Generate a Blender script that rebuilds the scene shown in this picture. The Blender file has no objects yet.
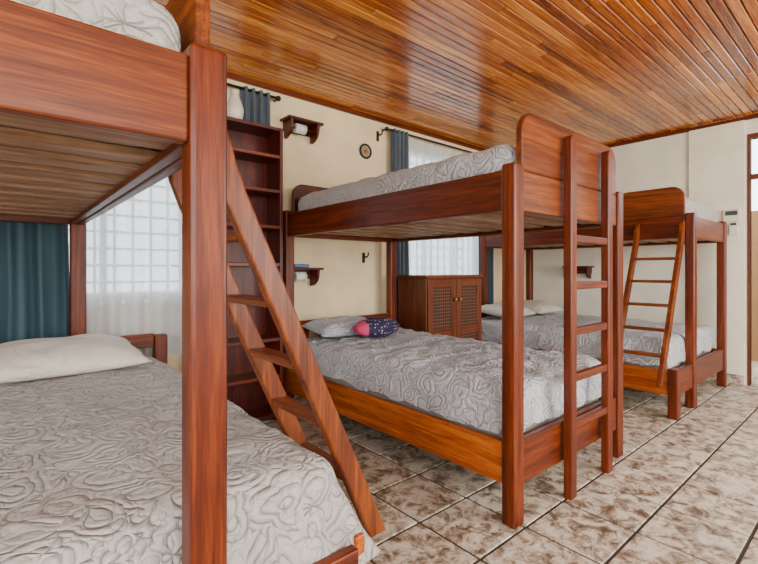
import bpy, bmesh, math, random
from mathutils import Vector, noise, Matrix
random.seed(7)
scene=bpy.context.scene
COL=scene.collection
CEIL=2.68; WY=3.35; EX=5.62; WX=-2.4; SY=-2.0

# ---------------------------------------------------------------- materials
def newmat(name):
    m=bpy.data.materials.new(name); m.use_nodes=True
    nt=m.node_tree; b=nt.nodes['Principled BSDF']
    return m,nt,b
def N(nt,t,**kw):
    n=nt.nodes.new(t)
    for k,v in kw.items():
        if hasattr(n,k): setattr(n,k,v)
        else: n.inputs[k].default_value=v
    return n
def M_(nt,op,a,b=None,c=None):
    n=nt.nodes.new('ShaderNodeMath'); n.operation=op
    for i,x in enumerate((a,b,c)):
        if x is None: continue
        if isinstance(x,(int,float)): n.inputs[i].default_value=x
        else: nt.links.new(x,n.inputs[i])
    return n.outputs[0]
def ramp(nt,stops):
    r=nt.nodes.new('ShaderNodeValToRGB'); e=r.color_ramp.elements
    while len(e)<len(stops): e.new(0.5)
    for i,(p,c) in enumerate(stops):
        e[i].position=p; e[i].color=(*c,1)
    return r
def wood(name,dark,mid,light,axis,rough=0.38,scale=1.0,island=0.0,coat=0.06,spec=0.3):
    m,nt,b=newmat(name); L=nt.links
    tc=N(nt,'ShaderNodeTexCoord'); mp=N(nt,'ShaderNodeMapping')
    s=[20*scale]*3; s[axis]=1.1*scale
    mp.inputs['Scale'].default_value=s
    L.new(tc.outputs['Object'],mp.inputs['Vector'])
    vec=mp.outputs['Vector']
    if island>0:
        g=N(nt,'ShaderNodeNewGeometry')
        ml=M_(nt,'MULTIPLY',g.outputs['Random Per Island'],40)
        va=N(nt,'ShaderNodeVectorMath',operation='ADD')
        L.new(vec,va.inputs[0]); L.new(ml,va.inputs[1]); vec=va.outputs[0]
    n1=N(nt,'ShaderNodeTexNoise'); n1.inputs['Scale'].default_value=1.1; n1.inputs['Detail'].default_value=7; n1.inputs['Distortion'].default_value=1.0; n1.inputs['Roughness'].default_value=0.62
    L.new(vec,n1.inputs['Vector'])
    n2=N(nt,'ShaderNodeTexNoise'); n2.inputs['Scale'].default_value=9; n2.inputs['Detail'].default_value=5
    L.new(vec,n2.inputs['Vector'])
    out=M_(nt,'MULTIPLY_ADD',n2.outputs['Fac'],0.5,n1.outputs['Fac'])
    if island>0:
        out=M_(nt,'MULTIPLY_ADD',g.outputs['Random Per Island'],island,out)
        out=M_(nt,'SUBTRACT',out,island*0.5)
    r=ramp(nt,[(0.48,dark),(0.74,mid),(1.0,light)])
    L.new(out,r.inputs['Fac']); L.new(r.outputs['Color'],b.inputs['Base Color'])
    b.inputs['Roughness'].default_value=rough
    b.inputs['Specular IOR Level'].default_value=spec
    b.inputs['Coat Weight'].default_value=coat; b.inputs['Coat Roughness'].default_value=0.15
    bp=N(nt,'ShaderNodeBump'); bp.inputs['Strength'].default_value=0.12; bp.inputs['Distance'].default_value=0.002
    L.new(n2.outputs['Fac'],bp.inputs['Height']); L.new(bp.outputs['Normal'],b.inputs['Normal'])
    return m
W={}
for ax,nm in enumerate('xyz'):
    W['red',ax]=wood('mahogany_'+nm,(0.026,0.003,0.0008),(0.095,0.0125,0.0014),(0.21,0.037,0.0040),ax)
    W['org',ax]=wood('lit_mahogany_'+nm,(0.10,0.015,0.0015),(0.36,0.072,0.005),(0.62,0.18,0.018),ax)  # brighter orange copy of the bunk wood, light on the lower rails painted in
    W['brn',ax]=wood('walnut_stain_'+nm,(0.032,0.005,0.001),(0.125,0.023,0.0025),(0.27,0.065,0.007),ax)
    W['dark',ax]=wood('cherry_'+nm,(0.024,0.0025,0.0015),(0.065,0.006,0.0035),(0.13,0.016,0.007),ax)
    W['cab',ax]=wood('cabinet_'+nm,(0.04,0.009,0.004),(0.12,0.029,0.010),(0.20,0.056,0.021),ax)
    W['slat',ax]=wood('slat_'+nm,(0.12,0.05,0.025),(0.28,0.15,0.085),(0.44,0.30,0.19),ax,rough=0.5,coat=0.0)
CEILM=wood('pine_ceiling',(0.12,0.018,0.002),(0.42,0.105,0.010),(0.76,0.29,0.05),0,rough=0.22,island=0.30,coat=0.5,scale=0.7,spec=0.5)

def fabric(name,c1,c2,cells=8.5,rings=2.8,bump=1.0,dist=0.009,wr=0.03):
    """matelasse: stitched flower medallions with scalloped rings"""
    m,nt,b=newmat(name); L=nt.links
    tc=N(nt,'ShaderNodeTexCoord')
    n=N(nt,'ShaderNodeTexNoise'); n.inputs['Scale'].default_value=7; n.inputs['Detail'].default_value=1.0
    L.new(tc.outputs['Object'],n.inputs['Vector'])
    sb=N(nt,'ShaderNodeVectorMath',operation='SUBTRACT'); L.new(n.outputs['Color'],sb.inputs[0]); sb.inputs[1].default_value=(0.5,0.5,0.5)
    sc=N(nt,'ShaderNodeVectorMath',operation='SCALE'); L.new(sb.outputs[0],sc.inputs[0]); sc.inputs['Scale'].default_value=0.09
    ad=N(nt,'ShaderNodeVectorMath',operation='ADD'); L.new(tc.outputs['Object'],ad.inputs[0]); L.new(sc.outputs[0],ad.inputs[1])
    def rosette(scale,rg,pet,amt):
        v=N(nt,'ShaderNodeTexVoronoi'); v.inputs['Scale'].default_value=scale; v.inputs['Randomness'].default_value=0.85
        L.new(ad.outputs[0],v.inputs['Vector'])
        df=N(nt,'ShaderNodeVectorMath',operation='SUBTRACT'); L.new(ad.outputs[0],df.inputs[0]); L.new(v.outputs['Position'],df.inputs[1])
        sp=N(nt,'ShaderNodeSeparateXYZ'); L.new(df.outputs[0],sp.inputs[0])
        th=M_(nt,'ARCTAN2',M_(nt,'ADD',sp.outputs[1],sp.outputs[2]),sp.outputs[0])
        pt=M_(nt,'ABSOLUTE',M_(nt,'SINE',M_(nt,'MULTIPLY',th,pet)))
        dd=M_(nt,'MULTIPLY',v.outputs['Distance'],M_(nt,'SUBTRACT',1.0,M_(nt,'MULTIPLY',pt,amt)))
        s=M_(nt,'SINE',M_(nt,'MULTIPLY',dd,rg*6.28))
        return M_(nt,'POWER',M_(nt,'ABSOLUTE',s),0.5)
    h=M_(nt,'ADD',rosette(cells,rings,1.5,0.30),M_(nt,'MULTIPLY',rosette(cells*2.6,1.1,1.5,0.2),0.4))
    f=N(nt,'ShaderNodeTexNoise'); f.inputs['Scale'].default_value=130; f.inputs['Detail'].default_value=2
    L.new(tc.outputs['Object'],f.inputs['Vector'])
    h=M_(nt,'MULTIPLY_ADD',f.outputs['Fac'],0.25,h)
    w=N(nt,'ShaderNodeTexNoise'); w.inputs['Scale'].default_value=5; w.inputs['Detail'].default_value=3; w.inputs['Distortion'].default_value=1.2
    L.new(tc.outputs['Object'],w.inputs['Vector'])
    b0=N(nt,'ShaderNodeBump'); b0.inputs['Strength'].default_value=0.8; b0.inputs['Distance'].default_value=wr
    L.new(w.outputs['Fac'],b0.inputs['Height'])
    bp=N(nt,'ShaderNodeBump'); bp.inputs['Strength'].default_value=bump; bp.inputs['Distance'].default_value=dist
    L.new(h,bp.inputs['Height']); L.new(b0.outputs['Normal'],bp.inputs['Normal']); L.new(bp.outputs['Normal'],b.inputs['Normal'])
    r=ramp(nt,[(0.1,c1),(0.7,c2)]); L.new(h,r.inputs['Fac']); L.new(r.outputs['Color'],b.inputs['Base Color'])
    b.inputs['Roughness'].default_value=0.6
    b.inputs['Sheen Weight'].default_value=0.15
    return m
QUILT=fabric('quilted_bedspread',(0.34,0.355,0.395),(0.46,0.475,0.515))
QUILT2=fabric('quilted_bedspread_taupe',(0.29,0.275,0.26),(0.41,0.39,0.37))
PILL=fabric('pillow_cotton',(0.48,0.43,0.37),(0.58,0.53,0.465),cells=9,bump=0.4,dist=0.005,wr=0.04)
def plain(name,c,rough=0.6,metal=0.0,bumps=None):
    m,nt,b=newmat(name)
    b.inputs['Roughness'].default_value=rough; b.inputs['Metallic'].default_value=metal
    tc=N(nt,'ShaderNodeTexCoord'); n=N(nt,'ShaderNodeTexNoise'); n.inputs['Scale'].default_value=bumps[0] if bumps else 6; n.inputs['Detail'].default_value=5
    nt.links.new(tc.outputs['Object'],n.inputs['Vector'])
    r=ramp(nt,[(0.3,tuple(x*0.85 for x in c)),(0.7,c)])
    nt.links.new(n.outputs['Fac'],r.inputs['Fac']); nt.links.new(r.outputs['Color'],b.inputs['Base Color'])
    if bumps:
        bp=N(nt,'ShaderNodeBump'); bp.inputs['Strength'].default_value=bumps[1]; bp.inputs['Distance'].default_value=0.012
        nt.links.new(n.outputs['Fac'],bp.inputs['Height']); nt.links.new(bp.outputs['Normal'],b.inputs['Normal'])
    return m
WALL=plain('plaster_cream',(0.80,0.64,0.40),0.85,bumps=(4,0.4))
WALL2=plain('plaster_white',(0.82,0.76,0.63),0.85,bumps=(4,0.3))
GROUT=plain('grout',(0.05,0.038,0.03),0.9)
TEAL=plain('teal_curtain',(0.03,0.07,0.095),0.75)
GREYC=plain('slate_curtain',(0.08,0.10,0.13),0.75)
WHITE=plain('white_paint',(0.75,0.75,0.73),0.5)
TICK=plain('mattress_underlay',(0.34,0.28,0.24),0.5)
PLAST=plain('white_plastic',(0.70,0.66,0.55),0.35)
BLACK=plain('black_iron',(0.02,0.018,0.016),0.5,0.5)
BRASS=plain('aged_brass',(0.35,0.22,0.10),0.35,0.8)
CANE=plain('cane_lattice',(0.17,0.065,0.03),0.6)
DKIN=plain('dark_recess',(0.02,0.008,0.006),0.7)
PINK=plain('pink_fleece',(0.55,0.05,0.14),0.8)
GRASS=plain('garden_ground',(0.20,0.26,0.12),0.9)
OCHRE=plain('ochre_plaster',(0.30,0.15,0.06),0.8)
LCD=plain('display_glass',(0.05,0.07,0.06),0.15)
CER=plain('glazed_ceramic',(0.70,0.62,0.52),0.2)
TOWEL=plain('towel_blue',(0.12,0.2,0.35),0.9)

def sheer():
    m,nt,b=newmat('sheer_voile'); nt.nodes.remove(b)
    out=nt.nodes['Material Output']
    d=N(nt,'ShaderNodeBsdfDiffuse'); d.inputs['Color'].default_value=(0.82,0.85,0.90,1)
    t=N(nt,'ShaderNodeBsdfTranslucent'); t.inputs['Color'].default_value=(0.72,0.78,0.86,1)
    tr=N(nt,'ShaderNodeBsdfTransparent')
    a=N(nt,'ShaderNodeMixShader'); a.inputs[0].default_value=0.55
    c=N(nt,'ShaderNodeMixShader'); c.inputs[0].default_value=0.14
    L=nt.links
    L.new(d.outputs[0],a.inputs[1]); L.new(t.outputs[0],a.inputs[2])
    L.new(a.outputs[0],c.inputs[1]); L.new(tr.outputs[0],c.inputs[2]); L.new(c.outputs[0],out.inputs[0])
    return m
SHEER=sheer()
def dots():
    m,nt,b=newmat('navy_dotted'); L=nt.links
    tc=N(nt,'ShaderNodeTexCoord'); v=N(nt,'ShaderNodeTexVoronoi'); v.inputs['Scale'].default_value=42; v.inputs['Randomness'].default_value=0.3
    L.new(tc.outputs['Object'],v.inputs['Vector'])
    r=ramp(nt,[(0.22,(0.5,0.30,0.45)),(0.32,(0.015,0.015,0.05))]); L.new(v.outputs['Distance'],r.inputs['Fac'])
    L.new(r.outputs['Color'],b.inputs['Base Color']); b.inputs['Roughness'].default_value=0.85
    return m
DOTS=dots()
def tile():
    m,nt,b=newmat('stone_tile'); L=nt.links
    tc=N(nt,'ShaderNodeTexCoord'); g=N(nt,'ShaderNodeNewGeometry')
    ml=M_(nt,'MULTIPLY',g.outputs['Random Per Island'],30)
    va=N(nt,'ShaderNodeVectorMath',operation='ADD'); L.new(tc.outputs['Object'],va.inputs[0]); L.new(ml,va.inputs[1])
    n=N(nt,'ShaderNodeTexNoise'); n.inputs['Scale'].default_value=14; n.inputs['Detail'].default_value=10; n.inputs['Roughness'].default_value=0.72; n.inputs['Distortion'].default_value=0.5
    L.new(va.outputs[0],n.inputs['Vector'])
    r=ramp(nt,[(0.37,(0.10,0.07,0.045)),(0.46,(0.30,0.235,0.17)),(0.53,(0.56,0.49,0.40)),(0.72,(0.76,0.71,0.62))])
    L.new(n.outputs['Fac'],r.inputs['Fac']); L.new(r.outputs['Color'],b.inputs['Base Color'])
    b.inputs['Roughness'].default_value=0.36
    bp=N(nt,'ShaderNodeBump'); bp.inputs['Strength'].default_value=0.7; bp.inputs['Distance'].default_value=0.008
    L.new(n.outputs['Fac'],bp.inputs['Height']); L.new(bp.outputs['Normal'],b.inputs['Normal'])
    return m
TILE=tile()

# ---------------------------------------------------------------- geometry helpers
def empty(name):
    e=bpy.data.objects.new(name,None); e.empty_display_size=0.1; COL.objects.link(e); return e
def addmesh(name,bm,mat,parent=None,smooth=False):
    me=bpy.data.meshes.new(name); bmesh.ops.recalc_face_normals(bm,faces=bm.faces[:])
    bm.to_mesh(me); bm.free()
    if isinstance(mat,(list,tuple)):
        for x in mat: me.materials.append(x)
    else: me.materials.append(mat)
    if smooth:
        for p in me.polygons: p.use_smooth=True
    o=bpy.data.objects.new(name,me); COL.objects.link(o)
    if parent: o.parent=parent
    return o
def bbox(bm,lo,hi,bev=0.0,seg=1,mi=0):
    t=bmesh.new()
    bmesh.ops.create_cube(t,size=1)
    for v in t.verts:
        v.co=Vector([lo[i]+(v.co[i]+0.5)*(hi[i]-lo[i]) for i in range(3)])
    if bev>0: bmesh.ops.bevel(t,geom=t.edges[:],offset=bev,segments=seg,affect='EDGES',profile=0.5)
    for f in t.faces: f.material_index=mi
    tm=bpy.data.meshes.new('t'); t.to_mesh(tm); t.free(); bm.from_mesh(tm); bpy.data.meshes.remove(tm)
def wm(kind,lo,hi):
    d=[abs(hi[i]-lo[i]) for i in range(3)]
    return W[kind,d.index(max(d))]
def box(name,lo,hi,mat,parent=None,bev=0.006,seg=2):
    bm=bmesh.new(); bbox(bm,lo,hi,bev,seg)
    if isinstance(mat,str): mat=wm(mat,lo,hi)
    return addmesh(name,bm,mat,parent)
def boxes(name,lst,mat,parent=None,bev=0.003,seg=1):
    bm=bmesh.new()
    for lo,hi in lst: bbox(bm,lo,hi,bev,seg)
    return addmesh(name,bm,mat,parent)
def prism(name,pts,plane,a,b,mat,parent=None,bev=0.005):
    bm=bmesh.new()
    def mk(p,t): return (p[0],t,p[1]) if plane=='xz' else (t,p[0],p[1])
    v=[bm.verts.new(mk(p,a)) for p in pts]; w=[bm.verts.new(mk(p,b)) for p in pts]
    n=len(pts)
    bm.faces.new(v); bm.faces.new(w[::-1])
    for i in range(n): bm.faces.new((v[i],w[i],w[(i+1)%n],v[(i+1)%n]))
    bmesh.ops.recalc_face_normals(bm,faces=bm.faces[:])
    if bev>0:
        ed=[e for e in bm.edges if (abs((e.verts[0].co-e.verts[1].co)[1 if plane=='xz' else 0])<1e-6)]
        bmesh.ops.bevel(bm,geom=ed,offset=bev,segments=2,affect='EDGES',profile=0.5)
    return addmesh(name,bm,mat,parent)
def cyl(name,p0,p1,r,mat,parent=None,seg=16,r2=None):
    p0=Vector(p0);p1=Vector(p1); d=p1-p0
    bm=bmesh.new(); bmesh.ops.create_cone(bm,cap_ends=True,segments=seg,radius1=r,radius2=r if r2 is None else r2,depth=d.length)
    q=Vector((0,0,1)).rotation_difference(d.normalized())
    for v in bm.verts: v.co=q@v.co+(p0+p1)/2
    o=addmesh(name,bm,mat,parent)
    for p in o.data.polygons: p.use_smooth=len(p.vertices)==4
    return o
def lathe(name,prof,c,mat,parent=None,seg=24):
    bm=bmesh.new(); rings=[]
    for r,z in prof: rings.append([bm.verts.new((c[0]+r*math.cos(2*math.pi*k/seg),c[1]+r*math.sin(2*math.pi*k/seg),c[2]+z)) for k in range(seg)])
    for a,b in zip(rings,rings[1:]):
        for k in range(seg): bm.faces.new((a[k],a[(k+1)%seg],b[(k+1)%seg],b[k]))
    bm.faces.new(rings[0][::-1]); bm.faces.new(rings[-1])
    return addmesh(name,bm,mat,parent,True)
def roundpanel(a0,a1,z0,z1,r,n=8):
    pts=[(a0,z0),(a1,z0)]
    for i in range(n+1):
        t=i/n*math.pi/2; pts.append((a1-r+r*math.cos(t),z1-r+r*math.sin(t)))
    for i in range(n+1):
        t=math.pi/2+i/n*math.pi/2; pts.append((a0+r+r*math.cos(t),z1-r+r*math.sin(t)))
    return pts
def spread(name,x0,x1,y0,y1,zt,drop,R,fx,fy,amp,mat,parent=None,step=0.03,seed=0.0,dome=0.0,wr=0.0):
    Lm=R*math.pi/2+max(drop-R,0)
    def axis(a,b):
        lo=a+R-Lm; hi=b-R+Lm; n=max(4,int((hi-lo)/step)); return [lo+(hi-lo)*i/n for i in range(n+1)]
    xs=axis(x0,x1); ys=axis(y0,y1); bm=bmesh.new(); g=[]
    for s in xs:
        row=[]
        for t in ys:
            ox=max(0,s-(x1-R))-max(0,(x0+R)-s); oy=max(0,t-(y1-R))-max(0,(y0+R)-t)
            bx=min(max(s,x0+R),x1-R); by=min(max(t,y0+R),y1-R)
            o=max(abs(ox),abs(oy)); 
            if o>0:
                l=math.hypot(ox,oy); dx,dy=ox/l,oy/l
                if o<R*math.pi/2: out=R*math.sin(o/R); dn=R*(1-math.cos(o/R)); ex=0
                else: ex=o-R*math.pi/2; out=R; dn=R+ex
                rp=amp*min(1,dn/max(drop,1e-3))*(math.sin((s+t)*19+seed)+0.8*math.sin((s-t)*11+1.3+seed)+noise.noise(Vector((s*3,t*3,seed)))*1.2)
                x=bx+dx*(out+rp+fx*ex); y=by+dy*(out+rp+(fy if dy<0 else 0.05)*ex); z=zt-dn
                z+=amp*1.5*min(1,ex*8)*noise.noise(Vector((s*4,t*4,seed+5)))
            else: x,y,z=s,t,zt
            u=(x-x0)/(x1-x0)*2-1; v=(y-y0)/(y1-y0)*2-1
            z+=dome*max(0,1-u*u)*max(0,1-v**4)
            z+=0.010*noise.noise(Vector((x*2.2,y*2.2,seed)))+0.005*noise.noise(Vector((x*7,y*7,seed)))
            if wr>0:
                for q,(ka,kb) in enumerate(((3.1,6.5),(7.0,3.4))):
                    k=noise.noise(Vector((x*ka+noise.noise(Vector((x*2,y*2,seed)))*1.5,y*kb,seed+3+q*7)))
                    z+=wr*(1-abs(k)*4) if abs(k)<0.25 else 0
            row.append(bm.verts.new((x,y,z)))
        g.append(row)
    for i in range(len(xs)-1):
        for j in range(len(ys)-1):
            bm.faces.new((g[i][j],g[i+1][j],g[i+1][j+1],g[i][j+1]))
    return addmesh(name,bm,mat,parent,smooth=True)
def pillow(name,c,w,l,h,mat,rot=0,tilt=0,seed=0):
    bm=bmesh.new(); n=28
    for sg in (1,-1):
        g=[]
        for i in range(n+1):
            row=[]
            for j in range(n+1):
                u=i/n*2-1; v=j/n*2-1
                x=w/2*u*(1-0.07*(1-v*v)); y=l/2*v*(1-0.07*(1-u*u))
                k=max(0,(1-abs(u)**2.6)*(1-abs(v)**2.6))**0.5
                z=sg*h/2*k*(1 if sg>0 else 0.5)+ (0.022*noise.noise(Vector((u*2.5,v*2.5,seed)))*k if sg>0 else 0)
                row.append(bm.verts.new((x,y,z)))
            g.append(row)
        for i in range(n):
            for j in range(n):
                f=(g[i][j],g[i+1][j],g[i+1][j+1],g[i][j+1]); bm.faces.new(f if sg>0 else f[::-1])
    bmesh.ops.remove_doubles(bm,verts=bm.verts[:],dist=1e-4)
    M=Matrix.Translation(Vector(c))@Matrix.Rotation(rot,4,'Z')@Matrix.Rotation(tilt,4,'X')
    bm.transform(M)
    return addmesh(name,bm,mat,None,smooth=True)
def drape(name,x0,x1,y,z0,z1,amp,folds,mat,parent=None,seed=0):
    bm=bmesh.new(); n=folds*10; m=16; g=[]
    for i in range(n+1):
        row=[]
        for j in range(m+1):
            u=i/n; v=j/m
            ph=u*folds*2*math.pi+1.5*noise.noise(Vector((u*5,seed,2)))
            a=amp*(0.65+0.35*v)*(1+0.5*noise.noise(Vector((u*6,seed,0))))
            row.append(bm.verts.new((x0+(x1-x0)*u+0.012*noise.noise(Vector((u*5,v*3,seed))),y+a*math.sin(ph+0.6*noise.noise(Vector((u*4,v*2,seed)))),z1-(z1-z0)*v)))
        g.append(row)
    for i in range(n):
        for j in range(m): bm.faces.new((g[i][j],g[i+1][j],g[i+1][j+1],g[i][j+1]))
    return addmesh(name,bm,mat,parent,smooth=True)

# ---------------------------------------------------------------- room shell
T=0.15; TE=0.06
bm=bmesh.new(); TS=0.335; gp=0.013
ox,oy=0.10,0.06
x=ox+math.floor((WX-ox)/TS)*TS
while x<EX:
    y=oy+math.floor((SY-oy)/TS)*TS
    while y<WY:
        a=[max(x+gp/2,WX),max(y+gp/2,SY),-0.02]; b=[min(x+TS-gp/2,EX),min(y+TS-gp/2,WY),0]
        if b[0]-a[0]>0.02 and b[1]-a[1]>0.02: bbox(bm,a,b,0.003,1)
        y+=TS
    x+=TS
fl=addmesh('floor',bm,[TILE,GROUT])
box('grout_bed',(WX,SY,-0.06),(EX+1.6,WY,-0.006),GROUT,fl,0)
bm=bmesh.new(); PW=0.064; y=SY
while y<WY:
    x=WX-random.random()*2
    while x<EX:
        l=random.choice([1.2,1.8,2.4,3.0]); a=max(x,WX); b=min(x+l,EX)
        if b-a>0.02: bbox(bm,(a+0.001,y+0.0022,CEIL),(b-0.001,min(y+PW-0.0022,WY),CEIL+0.02),0.006,1)
        x+=l
    y+=PW
ce=addmesh('ceiling',bm,CEILM)
box('ceiling_deck',(WX,SY,CEIL+0.012),(EX,WY,CEIL+0.06),DKIN,ce,0)
W1=(0.0,1.48,0.95,2.45); W2=(3.05,4.55,0.95,2.45)
def wall_open(name,axis,c0,c1,a0,a1,z1,ops,mat):
    lst=[]; cur=a0
    def P(a,b,z0,zz):
        if axis=='x': return ((a,c0,z0),(b,c1,zz))
        return ((c0,a,z0),(c1,b,zz))
    for o in sorted(ops):
        lst.append(P(cur,o[0],0,z1))
        if o[2]>0: lst.append(P(o[0],o[1],0,o[2]))
        if o[3]<z1: lst.append(P(o[0],o[1],o[3],z1))
        cur=o[1]
    lst.append(P(cur,a1,0,z1))
    return boxes(name,lst,mat,None,0)
wall_open('wall_north','x',WY,WY+T,WX-T,EX+T,CEIL+0.06,[W1,W2],WALL)
wall_open('wall_east','y',EX,EX+TE,SY,WY,CEIL+0.06,[(-0.05,0.91,0,2.45)],WALL2)
wall_open('wall_south','x',SY-T,SY,WX-T,EX+T,CEIL+0.06,[(-1.6,0.8,0.7,2.4),(1.8,4.6,0.7,2.4)],WALL2)
wall_open('wall_west','y',WX-T,WX,SY,WY,CEIL+0.06,[(-1.2,1.0,0.8,2.4)],WALL2)
box('wall_pilaster',(EX-0.03,0.95,0),(EX,1.42,CEIL),WALL2,None,0.004)
box('baseboard_east',(EX-0.045,0.95,0),(EX-0.03,WY,0.10),TILE,None,0.002)
box('baseboard_north',(WX,WY-0.014,0),(EX,WY,0.10),TILE,None,0.002)
boxes('trim_north',[((WX,WY-0.035,CEIL-0.045),(EX,WY,CEIL-0.002))],W['red',0],None,0.006)
boxes('trim_east',[((EX-0.035,SY,CEIL-0.04),(EX,WY-0.035,CEIL-0.002))],W['red',1],None,0.006)
box('garden_ground',(-12,-14,-0.3),(16,16,-0.1),GRASS,None,0)
GRI=plain('grille_grey',(0.18,0.19,0.19),0.6)
def window(name,w,y):
    e=empty(name); a,b,z0,z1=w; f=0.05
    lst=[((a,y,z0),(a+f,y+0.06,z1)),((b-f,y,z0),(b,y+0.06,z1)),((a,y,z0),(b,y+0.06,z0+f)),((a,y,z1-f),(b,y+0.06,z1))]
    for k in (1,2):
        xm=a+(b-a)*k/3; lst.append(((xm-0.02,y+0.01,z0),(xm+0.02,y+0.05,z1)))
    zm=z0+(z1-z0)*0.62; lst.append(((a,y+0.01,zm-0.02),(b,y+0.05,zm+0.02)))
    boxes('frame',lst,WHITE,e,0.003)
    lat=[]; n=int((b-a)/0.11); 
    for i in range(n+1):
        xx=a+(b-a)*i/n; lat.append(((xx-0.008,y+0.09,z0),(xx+0.008,y+0.105,z1)))
    m=int((z1-z0)/0.11)
    for i in range(m+1):
        zz=z0+(z1-z0)*i/m; lat.append(((a,y+0.105,zz-0.008),(b,y+0.12,zz+0.008)))
    boxes('security_lattice',lat,GRI,e,0)
    box('sill',(a,WY-0.02,z0-0.03),(b,WY+T,z0),WHITE,e,0.004)
    return e
window('window_1',W1,WY+0.01); window('window_2',W2,WY+0.01)
def curtains(name,x0,x1,left,right,z0,mats,sheer_x):
    e=empty(name); yc=WY-0.075; zt=2.56
    cyl('rod',(x0-0.05,yc,zt),(x1+0.05,yc,zt),0.011,BLACK,e)
    for xx in (x0-0.05,x1+0.05):
        bm=bmesh.new(); bmesh.ops.create_uvsphere(bm,u_segments=12,v_segments=8,radius=0.022); bm.transform(Matrix.Translation((xx,yc,zt))); addmesh('finial',bm,BLACK,e,True)
        cyl('bracket',(xx,yc,zt),(xx,WY,zt),0.008,BLACK,e)
    k=0
    for (a,b),mt in zip((left,right),mats):
        drape('panel',a,b,yc-0.004,z0,zt+0.02,0.034,4,mt,e,k*3.1); k+=1
    drape('sheer',sheer_x[0],sheer_x[1],yc+0.034,z0+0.1,zt-0.02,0.026,8,SHEER,e,9)
    return e
curtains('window_curtain',-0.15,1.66,(-0.12,0.30),(1.38,1.64),0.45,(TEAL,GREYC),(0.28,1.42))
curtains('window_curtain',2.95,4.70,(2.96,3.19),(4.40,4.68),0.35,(GREYC,TEAL),(3.15,4.45))
d=empty('door_1')
boxes('frame',[((EX-0.010,0.91,0),(EX+TE,0.935,2.5)),((EX-0.010,-0.10,0),(EX+TE,-0.05,2.5)),((EX-0.010,-0.05,2.45),(EX+TE,0.91,2.5)),((EX,-0.05,2.05),(EX+TE,0.91,2.1))],W['cab',2],d,0.004)
box('leaf',(EX+TE+0.02,-0.12,0.01),(EX+TE+0.85,-0.08,2.03),'red',d,0.005)
wl=empty('hallway')
box('hall_wall',(EX+1.6,-1.5,-0.02),(EX+1.7,2.5,1.9),OCHRE,wl,0)
box('hall_floor',(EX+TE,-1.5,-0.05),(EX+1.6,2.5,-0.004),TILE,wl,0)

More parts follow.
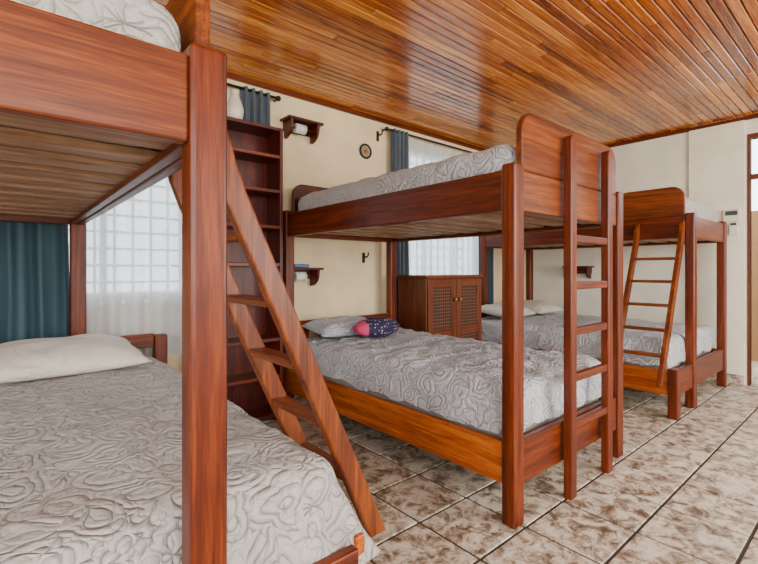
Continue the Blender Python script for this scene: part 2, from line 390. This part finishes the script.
# ---------------------------------------------------------------- bunk beds
PZ=1.63
def bunk(x0,x1,l0,l1,y0,y1,sidepanel=None,footpanel=False,ladder=None,short_foot=0.385,side='red'):
    e=empty('bunk_bed'); p=0.08; q=0.07
    for i,xx in enumerate((x0,x1-p)):
        for yy in (y0,y1-q):
            box('post',(xx,yy,0),(xx+p,yy+q,PZ),'red',e,0.010,3)
    if l0<x0-0.1:
        for yy in (y0,y1-q): box('short_post',(l0,yy,0),(l0+p,yy+q,short_foot if yy==y0 else 0.72),'red',e,0.008)
    if l1>x1+0.1:
        for yy in (y0,y1-q): box('short_post',(l1-p,yy,0),(l1,yy+q,short_foot if yy==y0 else 0.72),'red',e,0.008)
    t=0.035
    for xx in (x0+0.012,x1-0.012-t):
        box('upper_side_rail',(xx,y0+q,1.42),(xx+t,y1-q,1.606),'red',e)
    for yy in (y0+0.012,y1-0.012-t):
        box('upper_end_rail',(x0+p,yy,1.42),(x1-p,yy+t,1.606),'brn' if yy==y0+0.012 else 'red',e)
    for xx in (l0+0.012,l1-0.012-t):
        box('lower_side_rail',(xx,y0+q,0.175),(xx+t,y1-q,0.365),'org',e)
    for yy in (y0+0.012,y1-0.012-t):
        box('lower_end_rail',(l0+p,yy,0.175),(l1-p,yy+t,0.375),'red',e)
    for zz,a,b,nm in ((1.445,x0+0.05,x1-0.05,'upper_slats'),(0.24,l0+0.05,l1-0.05,'lower_slats')):
        lst=[]; y=y0+0.12
        while y<y1-0.14:
            lst.append(((a,y,zz),(b,y+0.10,zz+0.02))); y+=0.19
        boxes(nm,lst,W['slat',0],e,0.002)
        boxes('ledger',[((a,y0+0.07,zz-0.022),(a+0.03,y1-0.07,zz)),((b-0.03,y0+0.07,zz-0.022),(b,y1-0.07,zz))],W['red',1],e,0.002)
    prism('upper_headboard',roundpanel(x0+p,x1-p,1.606,1.86,0.09),'xz',y1-0.05,y1-0.02,W['dark',0],e)
    box('lower_headboard_rail',(l0+p,y1-0.055,0.64),(l1-p,y1-0.02,0.73),'red',e)
    lst=[]; n=int((l1-l0)/0.14)
    for i in range(1,n):
        xx=l0+p+(l1-l0-2*p)*i/n; lst.append(((xx-0.02,y1-0.05,0.375),(xx+0.02,y1-0.028,0.64)))
    boxes('lower_headboard_slats',lst,W['red',2],e,0.003)
    if footpanel:
        prism('upper_footboard',roundpanel(x0+p,x1-p,1.605,1.885,0.10),'xz',y0+0.012,y0+0.012+t,W['brn',0],e,0.008)
    if sidepanel:
        sx=sidepanel[0]
        prism('side_guard',roundpanel(y0+q+0.002,y0+q+0.55,1.607,1.865,0.10),'yz',sx,sx+t,W['brn',1],e,0.008)
    if ladder:
        sgn,sx,ya=ladder
        wdt=0.070; th=0.035
        def cx(z): return 0.560-(z-0.27)/2.2
        L_=[];R_=[]
        zs=[0.27,0.5,0.9,1.2,1.35,1.43,1.50,1.56]
        for z in zs:
            ccx=cx(z)
            if z>1.35: ccx=cx(1.35)+ (-(z-1.35)/2.2) + 0.9*(z-1.35)**1.6*0.4
            hw=wdt/2 if z<1.54 else wdt/2*0.6
            L_.append((sx+sgn*(max(ccx+0.012-hw,0.004)),z)); R_.append((sx+sgn*(ccx+0.012+hw),z))
        pts=L_+R_[::-1]
        W_l=0.34
        for yy in (ya,ya+W_l): prism('ladder_rail',pts,'xz',yy-th/2,yy+th/2,W['brn',2],e,0.007)
        for z in (0.485,0.675,0.865,1.055,1.245):
            xx=sx+sgn*(cx(z)+0.012)
            box('ladder_rung',(xx-0.031,ya+th/2,z-0.012),(xx+0.031,ya+W_l-th/2,z+0.012),'brn',e,0.006)
    return e
bunk(-0.72,0.375,-0.72,0.83,0.95,3.22,sidepanel=(0.328,),ladder=(1,0.375,1.125),short_foot=0.20)
b2=bunk(1.71,2.92,1.71,2.92,1.08,3.22,footpanel=True)
for xx in (2.145,2.585):
    prism('end_ladder_rail',roundpanel(xx,xx+0.06,0.0,1.83,0.028,5),'xz',1.035,1.079,W['red',2],b2,0.006)
for z in (0.36,0.60,0.835,1.07,1.31):
    box('end_ladder_rung',(2.205,1.04,z-0.02),(2.585,1.075,z+0.02),'red',b2,0.006)
bunk(4.34,5.44,3.90,5.44,1.06,3.22,sidepanel=(4.352,),ladder=(-1,4.34,1.14))

def bed(name,x0,x1,y0,y1,zb,zt,hem,R,fx,fy,amp,mat,seed,dome=0.01,wr=0.0):
    e=empty(name)
    box('body',(x0+0.03,y0+0.03,zb),(x1-0.03,y1-0.03,zt-0.03),TICK,e,0.03,3)
    spread('bedspread',x0,x1,y0,y1,zt,hem,R,fx,fy,amp,mat,e,0.02,seed,dome,wr)
    return e
bed('mattress',-0.66,0.315,1.03,3.13,1.466,1.76,0.27,0.07,0,0,0.004,QUILT2,1.0,0.02)
bed('mattress',1.775,2.86,1.15,3.13,1.466,1.75,0.25,0.08,0,0,0.004,QUILT,2.0,0.035,0.006)
bed('mattress',4.41,5.38,1.13,3.13,1.466,1.79,0.28,0.07,0,0,0.004,QUILT2,3.0,0.02)
bed('mattress',-0.66,0.765,1.05,3.13,0.262,0.595,0.31,0.08,0.62,0.30,0.012,QUILT2,4.0,0.02,0.005)
bed('mattress',1.765,2.865,1.155,3.13,0.262,0.59,0.22,0.06,0.03,0.03,0.009,QUILT,5.0,0.02,0.012)
bed('mattress',3.955,5.385,1.135,3.13,0.262,0.59,0.21,0.06,0.05,0.05,0.007,QUILT,6.0,0.02,0.008)
pillow('pillow',(0.22,2.86,0.675),0.78,0.50,0.21,PILL,0.03,0.10,1)
pillow('pillow',(-0.42,2.86,0.675),0.48,0.46,0.15,PILL,0.0,0.10,2)
pillow('pillow',(2.12,2.92,0.675),0.62,0.38,0.17,QUILT,-0.05,0.12,3)
pillow('pillow',(4.35,2.87,0.675),0.62,0.44,0.18,PILL,0.0,0.12,4)
pillow('pillow',(5.02,2.87,0.675),0.62,0.44,0.18,PILL,0.0,0.12,5)
bm=bmesh.new(); n=28; m=20; rings=[]
for i in range(n+1):
    u=i/n; xx=-0.19+0.38*u
    r=0.090*(math.sin(math.pi*min(max(u,0.02),0.98)))**0.35
    if 0.24<u<0.30: r*=0.86
    ring=[]
    for j in range(m):
        a=2*math.pi*j/m; rr=r*(1+0.05*math.sin(5*a+u*6)+0.1*noise.noise(Vector((u*4,math.cos(a),math.sin(a)))))
        ring.append(bm.verts.new((xx,rr*math.cos(a)*1.15,rr*math.sin(a)*0.85)))
    rings.append(ring)
for i in range(n):
    for j in range(m):
        f=bm.faces.new((rings[i][j],rings[i+1][j],rings[i+1][(j+1)%m],rings[i][(j+1)%m])); f.material_index=1 if i<n*0.16 else 0
f=bm.faces.new(rings[0]); f.material_index=1; bm.faces.new(rings[-1][::-1])
bm.transform(Matrix.Translation((2.20,2.60,0.705))@Matrix.Rotation(-0.12,4,'Z'))
addmesh('rolled_plush_blanket',bm,[DOTS,PINK],None,True)

# ---------------------------------------------------------------- tall shelf
s=empty('tall_bookshelf'); a,b,f0,f1,H=1.04,1.60,2.99,3.225,2.22
box('side_left',(a,f0,0),(a+0.025,f1,H),'dark',s,0.003); box('side_right',(b-0.025,f0,0),(b,f1,H),'dark',s,0.003)
box('back',(a+0.025,f1-0.012,0.05),(b-0.025,f1,H),'dark',s,0)
zs=[0.06,0.35,0.63,0.91,1.19,1.47,1.74,2.0,H-0.0125]
for i,z in enumerate(zs):
    box('shelf',(a+0.025,f0+0.004,z-0.0125),(b-0.025,f1-0.012,z+0.0125),'red' if i<8 else 'dark',s,0.003)
lathe('ceramic_vase',[(0.035,0),(0.055,0.03),(0.065,0.09),(0.045,0.16),(0.025,0.19),(0.035,0.23),(0.03,0.235)],(1.27,3.10,H),CER)

# ---------------------------------------------------------------- cabinet
c=empty('wardrobe_cabinet'); a,b,f0,f1,H=2.985,3.82,2.80,3.2,1.10
box('carcass',(a,f0+0.02,0.06),(b,f1,H-0.03),'cab',c,0.004)
box('top',(a-0.015,f0-0.01,H-0.03),(b+0.015,f1,H),'cab',c,0.006)
box('plinth',(a+0.02,f0+0.04,0),(b-0.02,f1-0.02,0.06),'cab',c,0)
mid=(a+b)/2
for k,(p0,p1) in enumerate(((a+0.01,mid-0.004),(mid+0.004,b-0.01))):
    fr=0.075
    boxes('door_stiles',[((p0,f0,0.08),(p0+fr,f0+0.02,H-0.04)),((p1-fr,f0,0.08),(p1,f0+0.02,H-0.04))],W['cab',2],c,0.003)
    boxes('door_rails',[((p0+fr,f0,0.08),(p1-fr,f0+0.02,0.16)),((p0+fr,f0,0.52),(p1-fr,f0+0.02,0.58)),((p0+fr,f0,H-0.11),(p1-fr,f0+0.02,H-0.04))],W['cab',0],c,0.003)
    box('door_back',(p0+fr,f0+0.014,0.16),(p1-fr,f0+0.019,H-0.11),DKIN,c,0)
    lat=[]
    xx=p0+fr
    while xx<p1-fr: lat.append(((xx,f0+0.007,0.16),(xx+0.007,f0+0.012,H-0.11))); xx+=0.032
    zz=0.16
    while zz<H-0.11: lat.append(((p0+fr,f0+0.004,zz),(p1-fr,f0+0.009,zz+0.007))); zz+=0.032
    boxes('cane_lattice',lat,CANE,c,0)
    kx=mid+(-0.035 if k==0 else 0.035)
    bm=bmesh.new(); bmesh.ops.create_uvsphere(bm,u_segments=14,v_segments=10,radius=0.019); bm.transform(Matrix.Translation((kx,f0-0.018,0.86))); addmesh('knob',bm,BRASS,c,True)
    cyl('knob_stem',(kx,f0-0.01,0.86),(kx,f0+0.002,0.86),0.007,BRASS,c,10)

# ---------------------------------------------------------------- corbel shelves
def corbel(x0,x1,zt,wall='n'):
    e=empty('corbel_wall_shelf'); dp=0.16; h=0.16
    C=WY if wall=='n' else EX
    def bx(nm,a,b,d0,d1,z0,z1,bev):
        lo,hi=((a,C-d0,z0),(b,C-d1,z1)) if wall=='n' else ((C-d0,a,z0),(C-d1,b,z1))
        box(nm,lo,hi,'dark',e,bev)
    bx('board',x0,x1,dp,0.001,zt-0.02,zt,0.004)
    bx('backboard',x0+0.03,x1-0.03,0.018,0.001,zt-h*0.6,zt-0.02,0.003)
    for xx in (x0+0.03,x1-0.055):
        pts=[(C-0.018,zt-0.02),(C-dp*0.9,zt-0.02)]+[(C-dp*0.88+dp*0.76*(1-math.cos(t)), zt-0.045-(h-0.045)*math.sin(t)) for t in [i/8*math.pi/2 for i in range(9)]]
        prism('bracket',pts,'yz' if wall=='n' else 'xz',xx,xx+0.025,W['dark',2],e,0.003)
    if wall=='n': cyl('dowel',(x0+0.05,C-0.09,zt-0.075),(x1-0.05,C-0.09,zt-0.075),0.009,W['red',0],e)
    else: cyl('dowel',(C-0.09,x0+0.05,zt-0.075),(C-0.09,x1-0.05,zt-0.075),0.009,W['red',1],e)
    if wall=='n': cyl('paper_roll',(x0+0.09,C-0.09,zt-0.075),(x0+0.19,C-0.09,zt-0.075),0.04,WHITE,e,20)
    return e
corbel(1.76,2.10,2.42); corbel(1.76,2.10,1.17); corbel(2.42,2.76,1.20,'e')
box('folded_washcloth',(1.83,WY-0.14,1.171),(1.97,WY-0.04,1.20),TOWEL,None,0.010,3)
e=empty('round_wall_plaque')
cyl('disc',(2.68,WY-0.012,2.31),(2.68,WY,2.31),0.062,plain('woven_tan',(0.30,0.22,0.14),0.7),e,32)
bm=bmesh.new()
R,r=0.066,0.01
g=[[bm.verts.new((2.68+(R+r*math.cos(q))*math.cos(p),WY-0.012+r*math.sin(q),2.31+(R+r*math.cos(q))*math.sin(p))) for q in [k*math.pi/4 for k in range(8)]] for p in [k*math.pi/16 for k in range(32)]]
for i in range(32):
    for j in range(8): bm.faces.new((g[i][j],g[(i+1)%32][j],g[(i+1)%32][(j+1)%8],g[i][(j+1)%8]))
addmesh('rim',bm,BLACK,e,True)
cyl('boss',(2.68,WY-0.022,2.31),(2.68,WY-0.012,2.31),0.02,BRASS,e,16)
def hook(x,z):
    e=empty('coat_hook')
    box('plate',(x-0.015,WY-0.01,z-0.05),(x+0.015,WY,z+0.05),BLACK,e,0.003)
    pts=[(WY-0.01,z+0.02),(WY-0.05,z+0.0),(WY-0.075,z+0.02),(WY-0.08,z+0.05)]
    for p0,p1 in zip(pts,pts[1:]): cyl('prong',(x,p0[0],p0[1]),(x,p1[0],p1[1]),0.007,BLACK,e,8)
hook(2.66,1.27); hook(2.84,2.49)
e=empty('wall_thermostat'); xw=EX-0.03
box('housing',(xw-0.03,0.98,1.64),(xw,1.12,1.76),PLAST,e,0.008,3)
box('display',(xw-0.033,1.00,1.70),(xw-0.029,1.10,1.745),LCD,e,0.001)
box('remote_cradle',(xw-0.025,1.0,1.50),(xw,1.07,1.60),PLAST,e,0.006,2)
box('remote',(xw-0.02,1.012,1.55),(xw-0.006,1.058,1.625),LCD,e,0.003)

# ---------------------------------------------------------------- lights
w=bpy.data.worlds.new('World'); scene.world=w; w.use_nodes=True
nt=w.node_tree; bg=nt.nodes['Background']
bg.inputs['Color'].default_value=(0.88,0.94,1.0,1); bg.inputs['Strength'].default_value=6.5
def area(name,loc,rot,sx,sy,p,col=(1,1,1)):
    l=bpy.data.lights.new(name,'AREA'); l.shape='RECTANGLE'; l.size=sx; l.size_y=sy; l.energy=p; l.color=col
    o=bpy.data.objects.new(name,l); o.location=loc; o.rotation_euler=rot; COL.objects.link(o)
area('fill_south_1',(-0.4,SY+0.02,1.55),(math.radians(90),0,0),2.3,1.6,85,(1,0.93,0.80))  # south pair: fill lamps added behind the camera to brighten the room
area('fill_south_2',(3.2,SY+0.02,1.55),(math.radians(90),0,0),2.7,1.6,165,(1,0.93,0.80))
area('fill_west',(WX+0.02,-0.1,1.6),(math.radians(90),0,math.radians(-90)),2.1,1.5,55,(1,0.94,0.84))  # added fill lamp at the unseen west opening, out of view
# ---------------------------------------------------------------- camera
cam=bpy.data.cameras.new('camera'); co=bpy.data.objects.new('camera',cam); COL.objects.link(co)
co.location=(0,0,1.15); co.rotation_euler=(math.radians(90),0,math.radians(-40.5))
cam.sensor_width=36; cam.lens=438/758*36; cam.shift_y=-12/758; cam.clip_start=0.02
scene.camera=co
